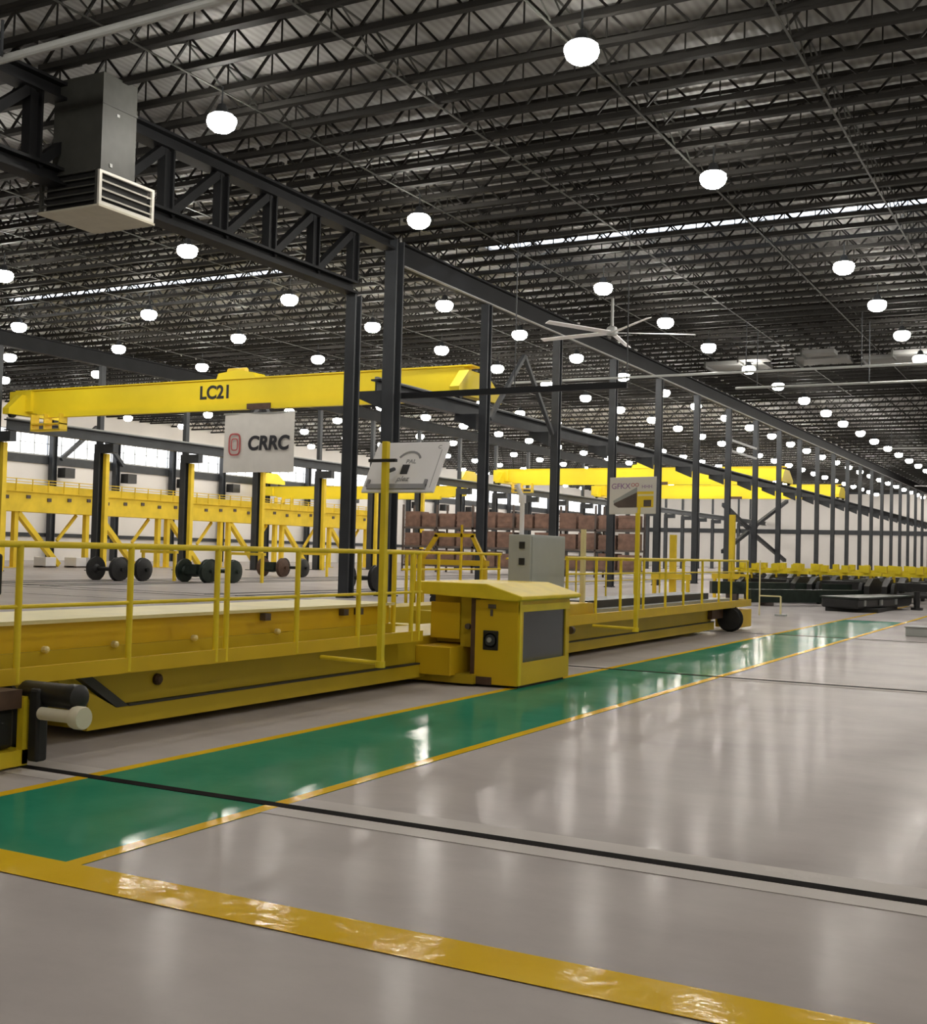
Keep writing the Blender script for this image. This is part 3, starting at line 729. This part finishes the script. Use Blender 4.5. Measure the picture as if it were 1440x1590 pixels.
part(MB().lathe((-6.33, CY0 - .02, .56), [(.03, -.012), (.03, .005)], 12, 'y'), 'fan_hub', 'lgrey', v)
part(MB().lathe((-6.32, CY0 - .016, .555), [(.085, -.004), (.07, -.004), (.07, .004), (.085, .004)], 18, 'y'), 'fan_ring', 'steel', v)
part(MB().box(-6.36, -6.26, CY0 - .012, CY0, .93, .98), 'name_plate', 'rackm', K)
part(MB().box(-6.33, -6.30, CY0 - .012, CY0, .84, .92), 'keyhole_plate', 'rackm', K)
part(MB().tube((CF + .01, CY1 + .01, .62), (CF + .01, CY1 + .07, .62), .05, 14), 'side_lamp', 'rusty', K)
part(MB().box(-6.55, -6.3, CY0 - .02, CY0 + .1, .03, .12), 'tow_hook', 'rusty', K)
part(MB().box(-6.6, -6.0, CY0 + .1, CY1 - .1, 0, .036), 'skid', 'black', K)

# electrical cabinet on the deck
P = thing('electrical_cabinet', 'light grey electrical cabinet behind the operator cab', 'cabinet', (-7.5, 16.6, .56))
part(MB().box(-7.72, -7.36, 15.95, 17.25, .56, 1.87), 'body', 'panel', P, bevel=.012)
part(MB().box(-7.37, -7.345, 15.99, 17.21, .60, 1.84), 'door', 'panel', P, bevel=.006)
for z, h in ((1.66, .10), (1.42, .10), (.98, .12)):
    part(MB().box(-7.54, -7.45, 15.935, 15.95, z, z + h), 'switch', 'dkmetal', P)
part(MB().path([(-7.58, 16.1, 1.87), (-7.58, 16.1, 2.42), (-7.66, 16.05, 2.62)], .036, 10), 'conduit', 'white', P)
part(MB().tube((-7.58, 16.1, 2.34), (-7.58, 16.1, 2.46), .055, 10), 'conduit_coupling', 'white', P)
# tall pale posts standing on the deck of the right half
for k, (y, x, z1, m_) in enumerate(((17.85, -7.3, 2.0, 'lyel'),)):
    o = MB().box(x - .035, x + .035, y - .035, y + .035, .60, z1).build('pale_post', m_)
    tag(o, 'pale slim upright post on the table deck just right of the grey cabinet', 'post')

# ------------------------------------------------------------------ tilted boards on their posts
def board(yc, label, plabel, pic):
    x = -6.19
    P_ = thing('post_stand', plabel, 'post', (x, yc, .5))
    part(MB().box(x - .03, x + .03, yc - .03, yc + .03, .44, 2.66 if pic == 1 else 2.25), 'post', 'ryel', P_, bevel=.005)
    part(MB().tube((-6.88, yc - .02, .50), (x + .03, yc - .02, .485), .022, 8), 'outrigger', 'ryel', P_)
    part(MB().lathe((x, yc, .44), [(.05, 0), (.05, .06)], 12), 'socket', 'ryel', P_)
    B = thing('tilted_board', label, 'board', (x, yc, 2.3))
    return P_, B
P1, B1 = board(9.97, 'white tilted board with grey print held by the left yellow post', 'tall yellow post on an outrigger carrying the left tilted board', 1)
P2, B2 = board(17.3, 'tilted board with a painted dark diagonal reflection and purple letters, on the right yellow post', 'tall yellow post on an outrigger carrying the right tilted board', 2)
def quad_frame(o, ux, uy):
    """matrix of a board: local x along ux, local y along uy"""
    ux = Vector(ux).normalized(); uz = ux.cross(Vector(uy)).normalized(); uy = uz.cross(ux)
    m = Matrix((ux, uy, uz)).transposed().to_4x4(); m.translation = Vector(o); return m
def blk(m, mx, x0, x1, y0, y1, z0, z1):
    vs = [mx @ Vector(p) for p in ((x0, y0, z0), (x1, y0, z0), (x1, y1, z0), (x0, y1, z0), (x0, y0, z1), (x1, y0, z1), (x1, y1, z1), (x0, y1, z1))]
    m._add(vs, [(3, 2, 1, 0), (4, 5, 6, 7), (0, 1, 5, 4), (1, 2, 6, 5), (2, 3, 7, 6), (3, 0, 4, 7)]); return m
# board one: leans back, its top edge further from the lane's near end
BW, BH = .83, .61
mx1 = quad_frame((-6.09, 10.19, 2.42), (1, 0, 0), (0, .52, .85))
def b1(x0, x1, y0, y1, z0=0.0, z1=.02): return blk(MB(), mx1, x0, x1, y0, y1, z0, z1)
part(b1(-BW / 2, BW / 2, -BH / 2, BH / 2, -.012, .012), 'panel', 'white', B1, bevel=.006)
part(b1(-BW / 2 + .06, BW / 2 - .1, -BH / 2 + .03, -BH / 2 + .085, .012, .03), 'ledge', 'greyink', B1)
for a in (-BW / 2 + .04, BW / 2 - .13): part(blk(MB(), mx1, a, a + .03, -BH / 2 + .06, -BH / 2 + .14, .012, .03), 'clip', 'greyink', B1)
part(blk(MB(), mx1, BW / 2 - .06, BW / 2 - .055, -BH / 2 + .05, BH / 2 - .1, .012, .014), 'edge_line', 'greyink', B1)
e = MB()
for s in range(9):
    a = math.radians(155 - s * 15); b_ = math.radians(155 - (s + 1) * 15)
    p, q = mx1 @ Vector((.02 + .13 * math.cos(a), .06 + .12 * math.sin(a), .014)), mx1 @ Vector((.02 + .13 * math.cos(b_), .06 + .12 * math.sin(b_), .014))
    e.bar(p, q, .022, .006, mx1.to_3x3() @ Vector((0, 0, 1)))
part(e, 'arc_print', 'greyink', B1)
text_mesh('lettering', 'PAL', .07, mx1 @ Matrix.Translation((.05, .06, .014)), 'greyink', B1, 0, .001, .01)
text_mesh('lettering', 'plez', .085, mx1 @ Matrix.Translation((.02, -.15, .014)), 'greyink', B1, .2, .001, .01)
text_mesh('lettering', 'C', .06, mx1 @ Matrix.Translation((BW / 2 - .09, BH / 2 - .07, .014)), 'greyink', B1, 0, .001, .0)
e = MB(); blk(e, mx1, -.03, .05, -.09, .02, .012, .02)
part(e, 'dark_patch', 'ink', B1)
k = MB(); k.box(-6.36, -6.05, 9.92, 9.96, 2.455, 2.485)
part(k, 'clamp_arm', 'dkmetal', P1)
k = MB(); k.tube((-6.19, 9.99, 2.36), (-6.19, 10.13, 2.40), .02, 8)
part(k, 'stay', 'steel', P1)
# board two: the machine's mirror reflection, painted on as flat coloured shapes
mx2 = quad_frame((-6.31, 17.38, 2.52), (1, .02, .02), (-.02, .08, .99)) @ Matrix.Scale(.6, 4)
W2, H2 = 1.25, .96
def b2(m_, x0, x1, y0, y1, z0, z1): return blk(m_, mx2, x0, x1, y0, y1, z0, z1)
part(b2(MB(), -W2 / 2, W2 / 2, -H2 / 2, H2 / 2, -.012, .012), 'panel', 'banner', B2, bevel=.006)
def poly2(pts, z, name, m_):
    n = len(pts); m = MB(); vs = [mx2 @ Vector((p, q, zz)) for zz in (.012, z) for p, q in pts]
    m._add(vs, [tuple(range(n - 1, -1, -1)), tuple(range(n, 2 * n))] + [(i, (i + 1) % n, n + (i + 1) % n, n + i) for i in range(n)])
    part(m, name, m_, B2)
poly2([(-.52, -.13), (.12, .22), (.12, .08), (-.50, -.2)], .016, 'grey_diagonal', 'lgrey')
poly2([(-.50, -.16), (.12, .18), (.12, -.31), (-.38, -.31), (-.50, -.24)], .015, 'dark_reflection', 'rackm')
poly2([(.12, -.31), (.56, -.31), (.56, .1), (.12, .1)], .014, 'yellow_reflection', 'gyel')
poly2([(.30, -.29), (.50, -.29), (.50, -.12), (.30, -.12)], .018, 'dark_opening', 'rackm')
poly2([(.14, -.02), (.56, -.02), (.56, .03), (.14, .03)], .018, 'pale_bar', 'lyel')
text_mesh('lettering', 'GFKX', .20, mx2 @ Matrix.Translation((-.32, .24, .014)), 'purple', B2, 0, .001, .01)
text_mesh('lettering', 'OO', .13, mx2 @ Matrix.Translation((.06, .27, .014)), 'red', B2, 0, .001, .01)
text_mesh('lettering', 'HHH', .13, mx2 @ Matrix.Translation((.38, .22, .014)), 'purple', B2, 0, .001, .0)
f = MB()
f.bar((-6.19, 17.33, 2.2), (-6.19, 17.37, 2.4), .04, .03)
part(f, 'stay', 'ryel', P2)

# ------------------------------------------------------------------ right background: parked bogies and carts
bog0 = None
def bogie(x, y, label):
    global bog0
    if bog0 is None:
        t = thing('wagon_bogie', label, 'bogie', (0, 0, 0), 'parked bogies')
        for s in (-1, 1):
            MB().prism([(-1.5, .3), (1.5, .3), (1.5, .72), (.6, .98), (-.6, .98), (-1.5, .72)], s * 1.0 - .09, s * 1.0 + .09, 'x').build('side_frame', 'dkmetal', t)
            for q in (-.95, .95): MB().lathe((s * .75, q, .42), [(.08, -.08), (.42, -.06), (.42, .05), (.1, .09)], 18, 'x').build('wheel', 'black', t, True)
        for q in (-.95, .95): MB().tube((-1.1, q, .42), (1.1, q, .42), .08, 10).build('axle', 'dkmetal', t)
        MB().box(-1.05, 1.05, -.2, .2, .55, .85).build('bolster', 'dkmetal', t)
        MB().box(-1.29, 1.29, -.09, .09, 1.06, 1.17).build('yellow_beam', 'cyel', t)
        for q in (-.85, -.1, .65): MB().box(q, q + .22, -.2, .2, 1.17, 1.42).build('yellow_block', 'cyel', t)
        for q in (-.9, .9): MB().box(q - .05, q + .05, -.05, .05, .7, 1.06).build('stanchion', 'gyel', t)
        bog0 = t; t.location = (x, y, 0); return
    copy_tree(bog0, (x, y, 0), label, 'parked bogies')
for j, y in enumerate((45.6, 49.6, 53.6, 57.6, 61.6)):
    for i, x in enumerate((-18.6, -16.0, -13.4, -10.8, -8.2, -5.6, -3.0)):
        if not inframe((x, y, 1.0), 60) or px((x, y, 1.0))[0] < 1170: continue
        bogie(x, y, 'black bogie with yellow beam, %s row of the parked bogies, %s from the left' % (ORD[j], ORD[i]))
t = thing('flat_cart', 'low black flat cart with rounded ends in front of the parked bogies', 'cart', (-6.8, 41, 0))
MB().prism([(-7.75, 39.0), (-6.5, 38.2), (-5.6, 43.2), (-6.6, 43.9)], .12, .42, 'z').build('body', 'dkmetal', t, bevel=.05)
MB().prism([(-7.8, 39.0), (-6.45, 38.15), (-5.55, 43.2), (-6.6, 43.95)], .42, .47, 'z').build('top_plate', 'oily', t)
for q in ((-6.42, 38.75), (-6.14, 40.1), (-5.9, 41.6)): MB().box(q[0], q[0] + .06, q[1], q[1] + .3, .2, .38).build('pale_plate', 'lgrey', t)
MB().box(-7.6, -6.0, 38.9, 43.0, .0, .12).build('skid', 'black', t)
for k, (xa, ya, xb, yb, z) in enumerate(((-10.4, 40.2, -7.3, 44.6, .34), (-12.4, 42.6, -7.9, 45.6, .52))):
    t = thing('steel_beam', ('long dark green-grey steel beam lying left of the flat cart', 'second dark steel beam lying behind the first, before the bogies')[k], 'beam', (xa, ya, 0))
    MB().bar((xa, ya, z), (xb, yb, z), .3, .44).build('flange_beam', 'oily', t)
    for f_ in (.15, .85): MB().box(xa + (xb - xa) * f_ - .2, xa + (xb - xa) * f_ + .2, ya + (yb - ya) * f_ - .15, ya + (yb - ya) * f_ + .15, 0, z - .22).build('timber_block', 'rackm', t)
t = thing('bollard', 'short black post standing at the right end of the flat cart', 'post', (-5.35, 42.8, 0))
MB().tube((-5.35, 42.8, 0), (-5.35, 42.8, .62), .1, 12).build('post', 'dkmetal', t, True)
MB().tube((-5.35, 42.8, 0), (-5.35, 42.8, .08), .2, 12).build('foot', 'dkmetal', t, True)
t = thing('floor_block', 'grey block lying on the floor at the right edge', 'block', (-3.0, 27.7, 0))
MB().box(-3.66, -2.5, 27.45, 28.1, 0, .19).build('body', 'panel', t, bevel=.015)
MB().box(-3.68, -2.48, 27.43, 28.12, .19, .21).build('lid', 'lgrey', t)
t = thing('barrier_stand', 'small pale barrier stand on the floor beyond the table end', 'stand', (-8.2, 33.9, 0))
MB().tube((-8.45, 33.9, 0), (-8.45, 33.9, 1.55), .02, 8).build('upright', 'lyel', t)
MB().tube((-8.45, 33.9, .55), (-7.85, 33.9, .55), .02, 8).build('arm', 'lyel', t)
MB().tube((-7.85, 33.9, 0), (-7.85, 33.9, .55), .025, 8).build('leg', 'lyel', t)
MB().box(-7.98, -7.7, 33.75, 34.05, 0, .05).build('foot', 'panel', t)
# yellow upright masts in the machine yard behind the right half
for k, (x, y, z1) in enumerate(((-13.0, 40.0, 2.35), (-12.3, 45.0, 3.25))):
    t = thing('yellow_mast', ('orange-yellow mast with base frame behind the right handrail', 'tall yellow mast beside a near-row column')[k], 'mast', (x, y, 0))
    MB().box(x - .1, x + .1, y - .1, y + .1, .06, z1).build('mast', 'gyel', t)
    MB().box(x - .8, x + .8, y - .5, y + .5, 0, .06).build('base', 'gyel', t)
    MB().box(x - .7, x + .7, y - .25, y - .1, .8, 1.0).build('cross_bar', 'gyel', t)
    for s in (-.65, .55): MB().box(x + s, x + s + .1, y - .25, y - .1, .06, .8).build('leg', 'gyel', t)

# ------------------------------------------------------------------ world and view
wd = bpy.data.worlds.new('world'); SC.world = wd; wd.use_nodes = True
bg = wd.node_tree.nodes['Background']; bg.inputs['Color'].default_value = (.75, .85, 1, 1); bg.inputs['Strength'].default_value = .5
SC.view_settings.view_transform = 'Standard'; SC.view_settings.look = 'None'
SC.view_settings.exposure = 0.62; SC.view_settings.gamma = 1.0; SC.view_settings.use_curve_mapping = False
SC.cycles.max_bounces = 5; SC.cycles.diffuse_bounces = 3
SC.cycles.use_adaptive_sampling = True; SC.cycles.adaptive_threshold = 0.05; SC.cycles.glossy_bounces = 3
SC.cycles.sample_clamp_indirect = 6.0
SC.cycles.use_denoising = True
bpy.context.view_layer.update()
